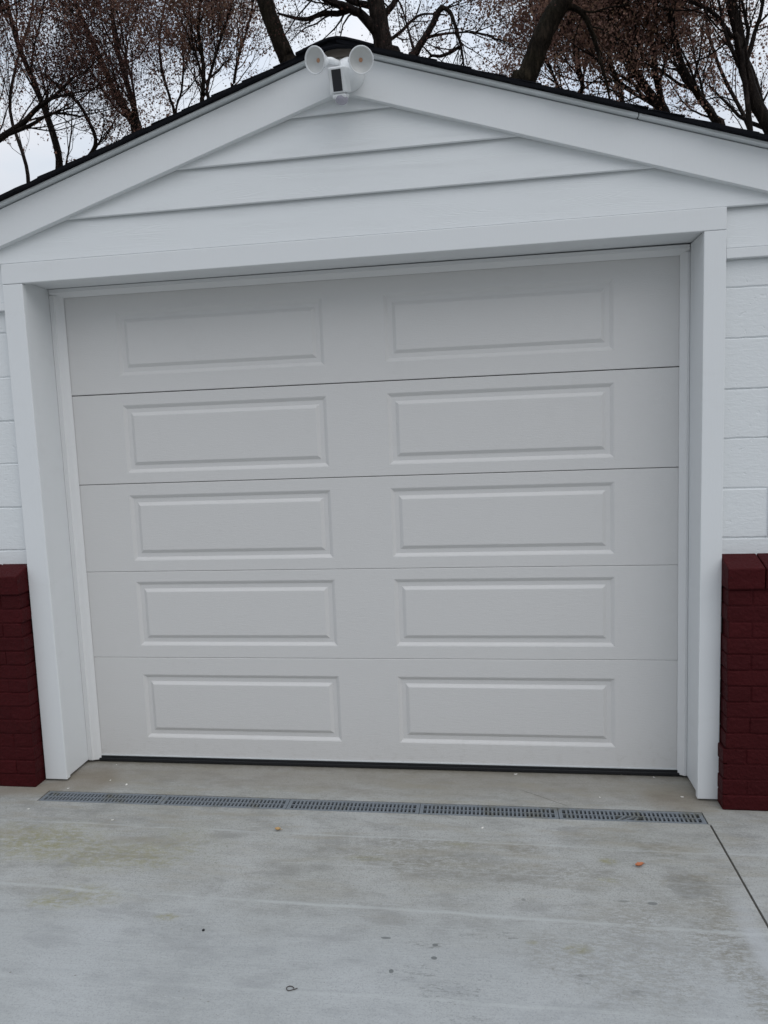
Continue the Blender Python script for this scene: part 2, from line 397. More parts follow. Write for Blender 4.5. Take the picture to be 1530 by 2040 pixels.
# header heights: the frame sags a centimetre to the left
zhL, zhR = 2.414, 2.424; ztL, ztR = 2.506, 2.514
xoL, xoR = -1.638, 1.600
def quadbox(mb, P, y0, y1): mb.prism(P, y0, y1)
mb = MB(); mb.prism([(xoL, zhL), (xoR, zhR), (xoR, ztR), (xoL, ztL)], 0, .03); mb.build('header_casing', m_trim, garage, .003)
mb = MB(); mb.prism([(xoL - .01, -.030), (xl + .006, -.030), (xl, zhL - .0015), (xoL, zhL - .0015)], .0, .030); mb.build('side_casing', m_trim, garage, .003)
mb = MB(); mb.prism([(xr - .008, -.030), (xoR - .006, -.030), (xoR, zhR - .0015), (xr, zhR - .0015)], .0, .030); mb.build('side_casing', m_trim, garage, .003)
# jambs
j = .003
mb = MB(); mb.prism([(xl - .045, -.026), (xl - j, -.026), (xl - j, 2.425), (xl - .045, 2.425)], .031, .30); mb.build('side_jamb', m_trim, garage, .002)
mb = MB(); mb.prism([(xr + j, -.026), (xr + .045, -.026), (xr + .045, 2.425), (xr + j, 2.425)], .031, .30); mb.build('side_jamb', m_trim, garage, .002)
mb = MB(); mb.prism([(xl - .045, 2.4255), (xr + .045, 2.4305), (xr + .045, 2.50), (xl - .045, 2.50)], .031, .30); mb.build('head_jamb', m_trim, garage, .002)
# weather stops: moulded strips planted on the jambs in front of the door
def moulding(pts, z0, z1, name):
    mb = MB(); n = len(pts)
    vs = [(x, y, z0) for x, y in pts] + [(x, y, z1) for x, y in pts]
    mb.add(vs, [tuple(range(n - 1, -1, -1)), tuple(range(n, 2 * n))] + [(i, (i + 1) % n, (i + 1) % n + n, i + n) for i in range(n)])
    return mb.build(name, m_vinyl, garage, .0012, 2)
L0 = xl - j + .001
moulding([(L0, .2335), (L0, .214), (L0 + .026, .211), (L0 + .030, .216), (L0 + .034, .2175), (L0 + .050, .222), (L0 + .066, .230), (L0 + .068, .2335)], -.027, 2.3925, 'door_stop')
R0 = xr + j - .001
moulding([(R0, .2335), (R0 - .040, .2335), (R0 - .038, .230), (R0 - .026, .222), (R0 - .019, .2175), (R0 - .015, .216), (R0 - .012, .211), (R0, .214)], -.027, 2.3925, 'door_stop')
mb = MB()
P = [(.2335, 2.4235), (.211, 2.4235), (.209, 2.405), (.214, 2.401), (.222, 2.391), (.230, 2.382), (.2335, 2.381)]
n = len(P); xa, xb = xl - j + .003, xr + j - .003
mb.add([(xa, y, z) for y, z in P] + [(xb, y, z) for y, z in P], [tuple(range(n)), tuple(range(2 * n - 1, n - 1, -1))] + [(i, i + n, (i + 1) % n + n, (i + 1) % n) for i in range(n)])
mb.build('head_stop', m_vinyl, garage, .0012, 2)

# gable clapboards (lapped boards as one skin) 
mb = MB()
cours = [2.510, 2.690, 2.864, 3.034, 3.20]
tilt = .0055
for i in range(4):
    za, zb = cours[i] - .0, cours[i + 1] + .02
    if i == 0: za = 2.5115
    ytop, ybot = .031, .010
    L = -1.75 if i else GX0 + .02; R = 1.75 if i else GX1 - .02
    L, R = GX0 + .02, GX1 - .02
    # clip to the rake underside
    def xlim(z): return max(.01, (3.150 - z) / SL)
    la, ra = AX - xlim(za), AX + xlim(za); lb, rb = AX - xlim(min(zb, 3.14)), AX + xlim(min(zb, 3.14))
    zb2 = min(zb, 3.14)
    dz = tilt * 0.5
    sag = -.004
    P = [(la, ybot, za + sag), (ra, ybot, za - sag), (rb, ytop, zb2 - sag), (lb, ytop, zb2 + sag)]
    Q = [(x, yy + .012, zz) for x, yy, zz in P]
    mb.add(P + Q, [(0, 1, 2, 3), (7, 6, 5, 4), (0, 4, 5, 1), (1, 5, 6, 2), (2, 6, 7, 3), (3, 7, 4, 0)])
# boards beside the header: below the lowest lap, either side of the casing
for xa, xb, zt, zb in ((GX0 + .02, xoL - .001, 2.515, 2.331), (xoR + .001, GX1 - .02, 2.523, 2.349)):
    ta, tb = max(xa, AX - 2.14), min(xb, AX + 2.14)
    P = [(max(xa, AX - 2.68), .012, zb), (min(xb, AX + 2.68), .012, zb), (tb, .034, zt), (ta, .034, zt)]
    Q = [(x, yy + .012, zz) for x, yy, zz in P]
    mb.add(P + Q, [(0, 1, 2, 3), (7, 6, 5, 4), (0, 4, 5, 1), (1, 5, 6, 2), (2, 6, 7, 3), (3, 7, 4, 0)])
mb.build('siding', m_side, garage, .004, 1)
mb = MB()
mb.box(GX0 + .02, xoL - .001, .004, .045, 2.295, 2.330); mb.build('starter_batten', m_trim, garage, .002)
mb = MB()
mb.box(xoR + .001, GX1 - .02, .004, .045, 2.309, 2.348); mb.build('starter_batten', m_trim, garage, .002)
# gable backing
mb = MB(); mb.prism([(AX - 2.28, 2.505), (AX + 2.28, 2.505), (AX, 3.235)], .052, .20)
mb.build('gable_frame', m_wood, garage)

# rake boards, trim strips, roof
zl, zh_ = 3.106, 3.266
for s in (-1, 1):
    xe = AX + s * 2.82; xa = AX + s * .0008
    P = [(xa, zs(xa, zl)), (xe, zs(xe, zl)), (xe, zs(xe, zh_)), (xa, zs(xa, zh_))]
    if s < 0: P = P[::-1]
    mb = MB(); mb.prism(P, -.012, .0255 - .002); mb.build('rake_board', m_trim, garage, .0015, 1)
    # white strip (overhang trim) in two lengths with a butt joint on the right
    ends = [(s * .125, s * 2.9)] if s < 0 else [(.125, 1.222), (1.226, 2.9)]
    for i, (a, b) in enumerate(ends):
        a += AX; b += AX; up = .004 if s < 0 else (.0015 if i == 0 else 0)
        P = [(a, zs(a, zh_ + .0045 + up)), (b, zs(b, zh_ + .0045)), (b, zs(b, zh_ + .0168)), (a, zs(a, zh_ + .0168))]
        if s < 0: P = P[::-1]
        mb = MB(); mb.prism(P, -.040, .03); mb.build('rake_trim', m_dripmetal, garage, .002)
# roof deck and shingles: ragged lower front edge
def shingle_slab(s):
    mb = MB(); n = 90; x_end = AX + s * 3.02
    rnd = random.Random(3 + s); xs_ = [AX + (x_end - AX) * i / n for i in range(n + 1)]
    top = 3.298; bot = 3.2835
    vs = []; off = 0
    for i, x in enumerate(xs_):
        if i % 9 == 0: off = rnd.uniform(-.006, .006)
        yf = -.058 + off + rnd.uniform(-.002, .002); tb = rnd.uniform(-.0025, .0025)
        vs += [(x, yf, zs(x, bot) + tb), (x, yf - .001, zs(x, top) + tb * .6), (x, GY + .12, zs(x, top)), (x, GY + .12, zs(x, bot))]
    fs = []
    for i in range(n):
        for k in range(4):
            k2 = (k + 1) % 4; f = (i * 4 + k, i * 4 + k2, i * 4 + 4 + k2, i * 4 + 4 + k)
            fs.append(f if s > 0 else f[::-1])
    fs += [(0, 1, 2, 3), tuple(n * 4 + k for k in (3, 2, 1, 0))]
    mb.add(vs, fs)
    # shingle courses stepping down the slope
    for c in range(1, 22):
        x = AX + s * (.14 * c); 
        P = [(x, zs(x, top) - .002), (x + s * .139, zs(x + s * .139, top) + .003), (x + s * .139, zs(x + s * .139, top) + .007), (x, zs(x, top) + .001)]
        if s < 0: P = P[::-1]
        mb.prism(P, -.052 + rnd.uniform(-.008, .0), GY + .1)
    return mb
roof = shingle_slab(-1).build('roof', m_shingle, garage)
roof2 = shingle_slab(1).build('roof', m_shingle, garage)
mb = MB()
for i in range(22):
    y0 = -.070 + i * .31; y1 = y0 + .33; lift = (i % 2) * .003 - (.001 if i else 0)
    Q = [(-.165, 3.2560), (-.10, 3.279), (-.055, 3.293), (-.02, 3.3015), (.015, 3.3030), (.05, 3.2965), (.11, 3.277), (.17, 3.2550)]
    Q = [(AX - .01 + x, z + lift) for x, z in Q]; P = [(x, z - .008) for x, z in Q]
    mb.prism(P + Q[::-1], y0, y1)
mb.build('ridge_cap', m_shingle, garage)
# dark folded shingle end and raw sheathing under the ridge, in the gap between the trim strips
mb = MB(); P = [(AX - .12, 3.240), (AX + .12, 3.240), (AX + .12, 3.2448), (AX, 3.2825), (AX - .12, 3.2448)]
mb.prism(P, -.030, .04); mb.build('ridge_blocking', m_wood, garage)
mb = MB()
mb.tube([V((AX - .13, -.052, 3.245)), V((AX - .06, -.055, 3.264)), V((AX, -.055, 3.270)), V((AX + .07, -.052, 3.262)), V((AX + .12, -.048, 3.25))], [.006, .008, .009, .008, .006], 8)
mb.build('ridge_flashing', m_shingle, garage)
# eave fascia both sides, at the foot of the slopes
for s in (-1, 1):
    xe = AX + s * 2.98
    mb = MB(); z = zs(xe, 3.29); a, b = sorted((xe, xe + s * .02)); mb.box(a, b, -.03, GY + .08, z - .14, z - .005); mb.build('eave_fascia', m_trim, garage, .002)

# painted block walls
def block_wall(side):
    mb = MB(); rnd = random.Random(11 + side)
    joints = [-.04, .08, .29, .50, .715, .93, 1.143, 1.356, 1.570, 1.777, 1.987, 2.195, 2.308]
    x_in = xoL + .002 if side < 0 else xoR - .002; x_in += -.004 * side
    x_out = GX0 + .03 if side < 0 else GX1 - .03
    a, b = sorted((x_in, x_out))
    mb.box(a, b, .0348, .22, -.04, 2.375)
    for r in range(len(joints) - 1):
        z0, z1 = joints[r] + .0028, joints[r + 1] - .0028
        x = x_in + side * (0 if r % 2 else -.20); 
        while (x - x_out) * side < 0:
            xe = x + side * .40
            p, q_ = x, xe - side * .008
            if (p - x_in) * side < 0: p = x_in
            if (q_ - x_out) * side > 0: q_ = x_out
            if (q_ - p) * side > .01:
                l, h = sorted((p, q_)); yo = rnd.uniform(-.0012, .0012)
                dz = [rnd.uniform(-.0022, .0022) for _ in range(4)]; ns = 6
                vs = []
                for t in range(ns + 1):
                    xx = l + (h - l) * t / ns; w0 = rnd.uniform(-.0016, .0016); w1 = rnd.uniform(-.0016, .0016)
                    vs += [(xx, .030 + yo, z0 + w0), (xx, .030 + yo, z1 + w1), (xx, .0385, z1 + w1 + .001), (xx, .0385, z0 + w0 - .001)]
                fs = []
                for t in range(ns):
                    for k in range(4):
                        k2 = (k + 1) % 4; fs.append((t * 4 + k, t * 4 + 4 + k, t * 4 + 4 + k2, t * 4 + k2))
                fs += [(0, 1, 2, 3)[::-1], tuple(ns * 4 + k for k in (0, 1, 2, 3))]
                mb.add(vs, [tuple(reversed(f)) for f in fs])
            x = xe
    return mb.build('block_wall', m_block, garage, .0045, 2)
block_wall(-1); block_wall(1)
mb = MB()
for s in (-1, 1):
    a, b = sorted((AX + s * 2.72, AX + s * 2.52)); mb.box(a, b, .221, GY, -.10, zs(AX + s * 2.72, 3.28))
mb.box(GX0 + .231, GX1 - .231, GY - .2, GY - .001, -.10, 2.42)
mb.prism([(GX0 + .231, 2.421), (GX1 - .231, 2.421), (AX, 3.20)], GY - .2, GY - .001)
mb.build('side_and_back_wall', m_block, garage)

# brick base either side of the door
def brick_base(side):
    rnd = random.Random(21 + side); mb = MB()
    xi = 1.600 if side > 0 else -1.652; xo = AX + side * 2.78
    yf = -.072; yb = .0375; zb = -.05; zcap = .938; cp = (zcap + .040) / 14
    a, b = sorted((xi + side * .006, xo - side * .006))
    mb.box(a, b, yf + .0034, yb, zb, 1.00)
    def brick(p, q_, z0, z1, y0=None, y1=None):
        l, h = sorted((p, q_)); y0 = yf if y0 is None else y0; y1 = yb - .001 if y1 is None else y1
        jt = lambda s: rnd.uniform(-s, s)
        vs = []
        ns = max(2, int((h - l) / .04))
        by = jt(.0022)
        rows = []
        for t in range(ns + 1):
            x = l + (h - l) * t / ns
            if t in (0, ns): x += jt(.003)
            vs += [(x, y0 + by + jt(.0008), z0 + jt(.0014)), (x, y0 + by + jt(.0008), z1 + jt(.0014)), (x, y1, z1 + jt(.0012)), (x, y1, z0 + jt(.0012))]
        fs = []
        for t in range(ns):
            for k in range(4):
                k2 = (k + 1) % 4; fs.append((t * 4 + k, t * 4 + k2, t * 4 + 4 + k2, t * 4 + 4 + k))
        fs += [(3, 2, 1, 0), tuple(ns * 4 + k for k in range(4))]
        mb.add(vs, fs)
    for r in range(14):
        z0 = -.040 + r * cp + .001; z1 = -.040 + (r + 1) * cp - .0030
        x = xi + side * rnd.uniform(-.003, .004); first = True
        if side > 0 and r < 4: x -= .012 * (1 if r < 4 else 0)      # lower courses lean out a little
        while (x - xo) * side < 0:
            ln = .098 if (first and r % 2) else .203
            xe = x + side * ln
            if (xe - xo) * side > 0: xe = xo
            brick(x, xe - side * .0035, z0, z1); x = xe; first = False
    # sloping rowlock cap
    x = xi - side * .004; first = True
    while (x - xo) * side < 0:
        ln = .150 if first else rnd.choice((.098, .2, .2)); first = False
        xe = x + side * ln; l, h = sorted((x, xe - side * .003)); jz = rnd.uniform(-.002, .002); jy = rnd.uniform(-.004, .002)
        y0 = yf - .014 + jy
        vs = [(l, y0 + .004, .941), (h, y0 + .004, .941), (h, y0, 1.030 + jz), (l, y0, 1.030 + jz), (l, .0345, .941), (h, .0345, .941), (h, .0345, 1.075 + jz), (l, .0345, 1.075 + jz)]
        mb.add(vs, [(0, 1, 2, 3), (5, 4, 7, 6), (3, 2, 6, 7), (0, 4, 5, 1), (0, 3, 7, 4), (1, 5, 6, 2)])
        x = xe
    return mb.build('brick_base', m_brick, garage, .005, 2)
brick_base(-1); brick_base(1)

# ------------------------------------------------------------------ floodlight camera under the apex
def orient(n, up=V((0, 0, 1)), roll=0):
    n = n.normalized(); x = (-n).cross(up).normalized(); x = n.cross(V((0, 0, 1))).normalized() * -1
    z = x.cross(-n) ; z = n.cross(x) * -1 if z.z < 0 else z
    Mx = Matrix((x, -n, z.normalized())).transposed().to_4x4()
    return Mx @ Matrix.Rotation(roll, 4, 'Y')
fl = empty('floodlight_camera', (.06, -.012, 3.16))
tag(fl, 'white twin-head floodlight with camera and sensor dome mounted at the gable peak', 'floodlight camera')
base_c = at(697, 152, -.012)
mb = MB(); mb.lathe(base_c, V((0, -1, 0)), [(.064, -.002), (.0655, .012), (.064, .028), (.058, .043), (.046, .054), (.028, .061), (.0, .063)])
mb.build('wall_canopy', m_plastic, fl)
bc = at(673, 160, -.115)
nb = V((-.12, -.92, -.36)).normalized()
T = Matrix.Translation(bc) @ orient(nb, roll=.03)
mb = MB(); mb.box(-.037, .037, -.012, .060, -.047, .049, T)
# tapered rear of the housing joining the ball mount
mb.build('camera_housing', m_plastic, fl, .007, 3)
mb = MB(); mb.box(-.030, .030, -.0115, .05, -.067, -.0475, T); mb.build('sensor_collar', m_plastic, fl, .009, 3)
mb = MB(); mb.box(-.0200, .0200, -.0142, -.0115, -.040, .039, T); mb.build('lens_panel', m_blackglass, fl, .0008, 1)
pc = T @ V((.004, .012, -.066))
dn = (T.to_3x3() @ V((0, -.45, -1))).normalized()
mb = MB(); mb.lathe(pc, dn, [(.0275, 0), (.0272, .006), (.0235, .014), (.0155, .0200), (.007, .0225), (0, .023)], 28); mb.build('sensor_dome', m_pir, fl)
mb = MB(); mb.tube([base_c + V((0, -.045, .0)), (base_c + V((0, -.045, 0)) + T @ V((0, .05, 0))) / 2, T @ V((0, .05, 0))], [.022, .024, .021], 16); mb.build('ball_mount', m_plastic, fl)
for (u, v, n, yy, root) in ((628, 120, V((-.42, -.86, -.33)), -.165, V((-.035, -.045, .03))), (719.5, 119.5, V((.22, -.88, -.45)), -.165, V((.012, -.048, .035)))):
    c = at(u, v, yy); n = n.normalized()
    h = .064
    prof_h = [(0, -h - .012), (.013, -h - .011), (.020, -h - .002), (.023, -h + .010), (.030, -h + .022), (.0445, -.010), (.0500, -.001), (.0508, .003), (.0495, .0050), (.0465, .0042), (.0448, -.0015)]
    mb = MB(); mb.lathe(c, n, prof_h, 48); hd = mb.build('lamp_head', m_plastic, fl)
    mb = MB(); mb.lathe(c, n, [(.0447, -.0016), (.0425, -.004), (.0415, -.0045), (.033, -.012), (.022, -.0185), (.012, -.021), (0, -.021)], 40); ln = mb.build('lens', m_frost, hd)
    mb = MB(); mb.lathe(c, n, [(.0082, -.0209), (.0074, -.0188), (0, -.0184)], 16); mb.build('led', m_led, hd)
    a = c - n * (h - .002); r = base_c + root
    mid = (a + r) / 2 + V((0, -.006, .006))
    mb = MB(); mb.tube([r, mid, a], [.014, .0125, .013], 14); mb.build('swivel_arm', m_plastic, fl)
mb = MB(); c = base_c + V((.034, -.047, .006)); mb.lathe(c, V((.5, -.9, .1)), [(.0045, -.003), (.0045, .0025), (.003, .003), (0, .003)], 12); mb.build('mounting_screw', m_frost, fl)

# ------------------------------------------------------------------ litter on the concrete
def flake(name, u, v, size, mat, label, cat, group=None, aspect=.6, curl=.25, ang=None, n=7, seed=0):
    rnd = random.Random(seed + int(u)); p = atz(u, v, GZ); a0 = rnd.uniform(0, 6.28) if ang is None else ang
    top = []; 
    for i in range(n):
        a = 2 * math.pi * i / n; r = size * rnd.uniform(.75, 1.1)
        x, y = r * math.cos(a), r * aspect * math.sin(a)
        z = .0012 + curl * abs(x) * abs(x) / size + rnd.uniform(0, .0006)
        top.append(V((x * math.cos(a0) - y * math.sin(a0), x * math.sin(a0) + y * math.cos(a0), z)))
    cen = V((0, 0, .0016))
    mb = MB(); vs = [p + cen + V((0, 0, .0012))] + [p + q for q in top] + [p + cen - V((0, 0, .0004))] + [p + q - V((0, 0, .0010)) for q in top]
    fs = [(0, i + 1, (i + 1) % n + 1) for i in range(n)] + [(n + 1, n + 2 + (i + 1) % n, n + 2 + i) for i in range(n)] + [(i + 1, n + 2 + i, n + 2 + (i + 1) % n, (i + 1) % n + 1) for i in range(n)]
    mb.add(vs, fs); o = mb.build(name, mat); tag(o, label, cat, group); return o
m_chip = simple('white paint chip', (.72, .70, .66), .6)
chips = [(212, 1509, .007, 'white paint chip touching the left end of the black door seal'),
         (232, 1524, .005, 'tiny white paint chip just right of the left door stop foot'),
         (252, 1564, .010, 'largest white paint chip, between the left casing and the first drain grate'),
         (220, 1555, .006, 'thin white paint chip just left of the largest chip'),
         (136, 1571, .006, 'white paint chip lying at the back corner of the first drain grate'),
         (57, 1612, .006, 'white paint chip left of the drain near the left brick base'),
         (224, 1634, .007, 'white paint chip on the slab in front of the first drain grate'),
         (1027, 1543, .009, 'slim white paint chip below the black seal, right of the door centre'),
         (1238, 1543, .006, 'white paint chip under the right part of the black seal'),
         (1303, 1549, .006, 'white paint chip near the right end of the black seal'),
         (1359, 1588, .008, 'white paint chip at the foot of the right casing'),
         (1195, 1589, .006, 'white paint chip behind the fourth drain grate'),
         (961, 1650, .008, 'white paint chip on the slab in front of the fourth drain grate')]
for u, v, s, l in chips: flake('paint_chip', u, v, s, m_chip, l, 'paint chip', 'white paint chips on the concrete', .55, .3)
m_leafy = simple('dry yellow leaf', (.42, .27, .12), .7); m_leafo = simple('dry orange leaf', (.40, .14, .06), .65)
def leaf(name, u, v, L, W, ang, mat, label):
    p = atz(u, v, GZ); mb = MB(); n = 9; vs = []; fs = []
    for i in range(n + 1):
        t = i / n; w = W * math.sin(math.pi * min(1, t * 1.02 + .02)) ** .7 * (1 + .12 * math.sin(t * 17)); x = (t - .5) * L
        z = .004 + .012 * (t - .5) ** 2 * 4 * .6
        for yy, zz in ((-w, .006), (0, 0), (w, .008)): vs.append(p + Matrix.Rotation(ang, 3, 'Z') @ V((x, yy, z + zz * (w / W))))
    m = len(vs); vs += [q - V((0, 0, .0012)) for q in vs]
    for i in range(n):
        for k in range(2):
            a = i * 3 + k; fs.append((a, a + 3, a + 4, a + 1)); fs.append((m + a, m + a + 1, m + a + 4, m + a + 3))
    mb.add(vs, fs, True)
    mb.tube([p + Matrix.Rotation(ang, 3, 'Z') @ V((L * .48, 0, .006)), p + Matrix.Rotation(ang, 3, 'Z') @ V((L * .75, .004, .003))], [.0011, .0008], 5)
    o = mb.build(name, mat); tag(o, label, 'leaf')
leaf('fallen_leaf', 554, 1655, .026, .009, .1, m_leafy, 'small curled yellow-tan leaf on the slab in front of the second drain grate')
leaf('fallen_leaf', 1274, 1726, .040, .009, .55, m_leafo, 'narrow orange-brown leaf on the concrete near the damp patch at right')
p = atz(405, 1854, GZ); mb = MB()
mb.lathe(p + V((0, 0, -.001)), V((.1, .1, 1)), [(.003, 0), (.0050, .002), (.0044, .005), (.002, .0068), (0, .007)], 9)
tag(mb.build('pebble', m_rubber), 'small black pebble alone on the pale left part of the slab', 'pebble')
p = atz(580, 1971, GZ); mb = MB()
pts = [p + V((.013 * math.cos(a) * (1 - a * .06) - .004, .010 * math.sin(a), .002 + .0004 * a)) for a in [i * .5 for i in range(11)]] + [p + V((.012, -.002, .003)), p + V((.019, .004, .002))]
mb.tube(pts, [.0012] * len(pts), 6)
tag(mb.build('curled_stem', simple('dry dark stem', (.035, .025, .02), .8)), 'dark curled leaf stem near the bottom edge of the slab', 'twig')

# ------------------------------------------------------------------ trees
def mat_bark(name, a, b, moss):
    t = NT(name); o = t.obj()
    f = t.ramp(t.noise(t.map(o, (1, 1, .25)), 15, 7, .7), .36, .66); m = t.ramp(t.noise(o, 2.4, 5), .45, .7)
    c = t.mix(f, a, b); c = t.mix(t.math('MULTIPLY', m, moss), c, (.035, .036, .016))
    return t.fin(c, .9, t.bump(f, 1, .05), .1)
m_bark = mat_bark('dark bark', (.013, .010, .010), (.050, .038, .033), .15)
m_barkm = mat_bark('mossy bark', (.010, .008, .006), (.045, .034, .025), .3)
def mat_leaf(name, cols):
    t = NT(name); r = t.n('ShaderNodeNewGeometry').outputs['Random Per Island']
    x = t.n('ShaderNodeValToRGB'); t.set(x.inputs[0], r); e = x.color_ramp.elements
    e[0].color = cols[0] + (1,); e[1].color = cols[-1] + (1,)
    for i, c in enumerate(cols[1:-1]): k = e.new((i + 1) / (len(cols) - 1)); k.color = c + (1,)
    t.fin(x.outputs[0], .7, None, .2)
    tr = t.n('ShaderNodeBsdfTranslucent'); t.set(tr.inputs[0], x.outputs[0])
    mx = t.n('ShaderNodeMixShader'); mx.inputs[0].default_value = .45
    t.t.links.new(t.b.outputs[0], mx.inputs[1]); t.t.links.new(tr.outputs[0], mx.inputs[2]); t.t.links.new(mx.outputs[0], t.out.inputs[0])
    return t.m
m_lf = mat_leaf('withered red-brown leaves', [(.16, .090, .078), (.24, .14, .115), (.29, .17, .125), (.25, .15, .125), (.34, .23, .15)])
m_lf2 = mat_leaf('withered purple-brown leaves', [(.15, .085, .075), (.22, .12, .10), (.28, .16, .11), (.20, .11, .09)])
m_lf3 = mat_leaf('small brown buds', [(.04, .022, .02), (.08, .035, .03), (.10, .05, .04)])

class Tree:
    def __init__(s, seed, leafn, leafsize, zmin=3.2, zmax=11.5, n3=4):
        s.n3 = n3; s.r = random.Random(seed); s.b = MB(); s.l = MB(); s.ln = leafn; s.ls = leafsize; s.zmin = zmin; s.zmax = zmax
    def rv(s): 
        r = s.r; return V((r.gauss(0, 1), r.gauss(0, 1), r.gauss(0, 1)))
    def leaves(s, p, d, n, spread):
        r = s.r
        for _ in range(n):
            c = p + s.rv() * spread
            L = s.ls * r.uniform(.6, 1.5); W = L * r.uniform(.28, .5)
            a = (V((0, 0, -1)) * .7 + s.rv() * .75 + d * .3).normalized(); b = a.cross(s.rv()).normalized()
            k = a.cross(b) * W * .35
            s.l.add([c, c + a * L * .45 + b * W + k, c + a * L, c + a * L * .5 - b * W + k], [(0, 1, 2), (0, 2, 3)])
    def grow(s, p, d, L, rad, lev, up=.12):
        r = s.r
        if p.z > s.zmax: return
        n = 6 if lev <= 1 else (5 if lev == 2 else 3)
        pts = [p]; rr = [rad]; dirs = [d]
        end = rad * (.35 if lev < 3 else .4)
        for i in range(n):
            d = (d + s.rv() * (.13 if lev < 2 else .17) + V((0, 0, up * (.6 if lev < 3 else .5)))).normalized()
            p = p + d * L / n; pts.append(p); rr.append(rad + (end - rad) * (i + 1) / n); dirs.append(d)
        s.b.tube(pts, rr, 7 if lev < 2 else (5 if lev < 3 else 3), False)
        if lev >= 4 or (lev == 3 and L < .3):
            if s.ln:
                for i in range(1, len(pts)): s.leaves(pts[i], d, int(s.ln * r.uniform(.0, 1.3) + .4), .06)
            return
        nch = (0, 6, 5, s.n3)[lev] if lev else 9
        for c in range(nch):
            t = r.uniform(.18, 1.0) if c else 1.0
            i = min(int(t * n), n - 1); q = pts[i].lerp(pts[i + 1], t * n - i) if t < 1 else pts[-1]
            dd = dirs[min(i + 1, n)]; ax = dd.cross(s.rv()).normalized(); ang = r.uniform(.35, .95) if t < 1 else r.uniform(0, .25)
            nd = (Matrix.Rotation(ang, 3, ax) @ dd)
            ri = rr[min(i + 1, n)]
            s.grow(q, nd, L * r.uniform(.42, .68), max(.0022, ri * r.uniform(.42, .66)), lev + 1, up)
    def stem(s, pts, rads, first, count, Lr=(1.2, 2.4), ang=(.4, .95), lev=1, sides=14, side=None, rk=.25, up=.12):
        # pts may be bottom to top; branches leave above index fraction first
        # smooth the path
        P = [pts[0]]; Rr = [rads[0]]
        for i in range(len(pts) - 1):
            a = pts[max(i - 1, 0)]; b = pts[i]; c = pts[i + 1]; e = pts[min(i + 2, len(pts) - 1)]
            for k in range(1, 5):
                t = k / 4
                q = .5 * ((2 * b) + (c - a) * t + (2 * a - 5 * b + 4 * c - e) * t * t + (3 * b - a - 3 * c + e) * t ** 3)
                w = rads[i] + (rads[i + 1] - rads[i]) * t
                P.append(q + s.rv() * w * .04); Rr.append(w * s.r.uniform(.96, 1.04))
        s.b.tube(P, Rr, sides, True)
        n = len(P) - 1; r = s.r
        for c in range(count):
            t = r.uniform(first, 1.0); i = min(int(t * n), n - 1); q = P[i].lerp(P[i + 1], t * n - i)
            if q.z < s.zmin: continue
            dd = (P[i + 1] - P[i]).normalized(); ax = dd.cross(s.rv()).normalized()
            nd = Matrix.Rotation(r.uniform(*ang), 3, ax) @ dd
            if side is not None and nd.dot(side) < -.2: nd = nd - 1.5 * side * nd.dot(side); nd.normalize()
            s.grow(q, nd, r.uniform(*Lr), max(.01, Rr[i] * rk * r.uniform(.7, 1.3)), lev, up)
    def done(s, name, label, bark, leafm, cat='tree', group='trees behind the garage'):
        z = min(q[2] for q in s.b.v); low = [q for q in s.b.v if q[2] < z + .3]
        e = empty(name, (sum(q[0] for q in low) / len(low), sum(q[1] for q in low) / len(low), z))
        s.b.build('trunk', bark, e)
        if s.l.v: s.l.build('foliage', leafm, e)
        tag(e, label, cat, group); return e

def px(path, Y, yd=0):                              # path of photo points at a real depth Y behind the wall
    return [at(u, v, Y + yd * i) for i, (u, v) in enumerate(path)]
def foot(p, dx=0, dy=0): return V((p.x + dx, p.y + dy, -.25))

# trunk left of the ridge (mossy, leaning left as it rises)
t = Tree(101, 5, .030)
vis = px([(585, 175), (572, 118), (548, 60), (527, 0), (508, -60), (500, -140)], 9.0)
t.stem([foot(vis[0], .55), vis[0].lerp(foot(vis[0], .55), .5) + V((.05, 0, 0))] + vis, [.24, .19, .145, .135, .128, .125, .12, .10], .78, 9, (1.2, 2.2))
t.done('leaning_tree', 'mossy tree trunk leaning left, first bare trunk left of the floodlight camera', m_barkm, m_lf3)

# big oak-like trunk right of the floodlight with a heavy left limb
t = Tree(102, 3, .026)
vis = px([(790, 170), (768, 105), (757, 50), (748, 0), (742, -60), (735, -150)], 9.6)
t.stem([foot(vis[0], .1), vis[0].lerp(foot(vis[0]), .5)] + vis, [.36, .26, .19, .16, .145, .14, .13, .10], .9, 6, (1.6, 2.6))
limb = px([(752, 66), (722, 32), (690, 14), (655, 2), (620, -25), (585, -60)], 9.55, -.08)
t.stem(limb, [.085, .075, .066, .058, .045, .03], .2, 9, (.7, 1.5), (.5, 1.2), 2, 10, None, .3, -.02)
l2 = px([(700, 18), (672, 27), (645, 27), (612, 38), (580, 34), (552, 26)], 9.5, -.05)
t.stem(l2, [.055, .045, .04, .032, .025, .015], .1, 10, (.5, 1.1), (.5, 1.2), 2, 8, None, .35, -.05)
l3 = px([(742, 12), (712, 6), (690, -3), (660, -30)], 9.6, .02)
t.stem(l3, [.055, .05, .04, .03], .3, 4, (.6, 1.0), (.5, 1.2), 2, 8)
l4 = px([(765, 30), (782, 10), (800, -18), (815, -60)], 9.6, .05)
t.stem(l4, [.06, .05, .04, .03], .2, 6, (.6, 1.2), (.5, 1.2), 2, 8)
l5 = px([(770, 85), (800, 62), (822, 40), (845, 28), (890, 30)], 9.7, .06)
t.stem(l5, [.03, .028, .022, .018, .01], .1, 8, (.5, 1.0), (.4, 1.1), 2, 6, None, .4)
t.done('large_tree', 'thick dark trunk with a heavy arching left limb, directly right of the floodlight camera', m_bark, m_lf3)

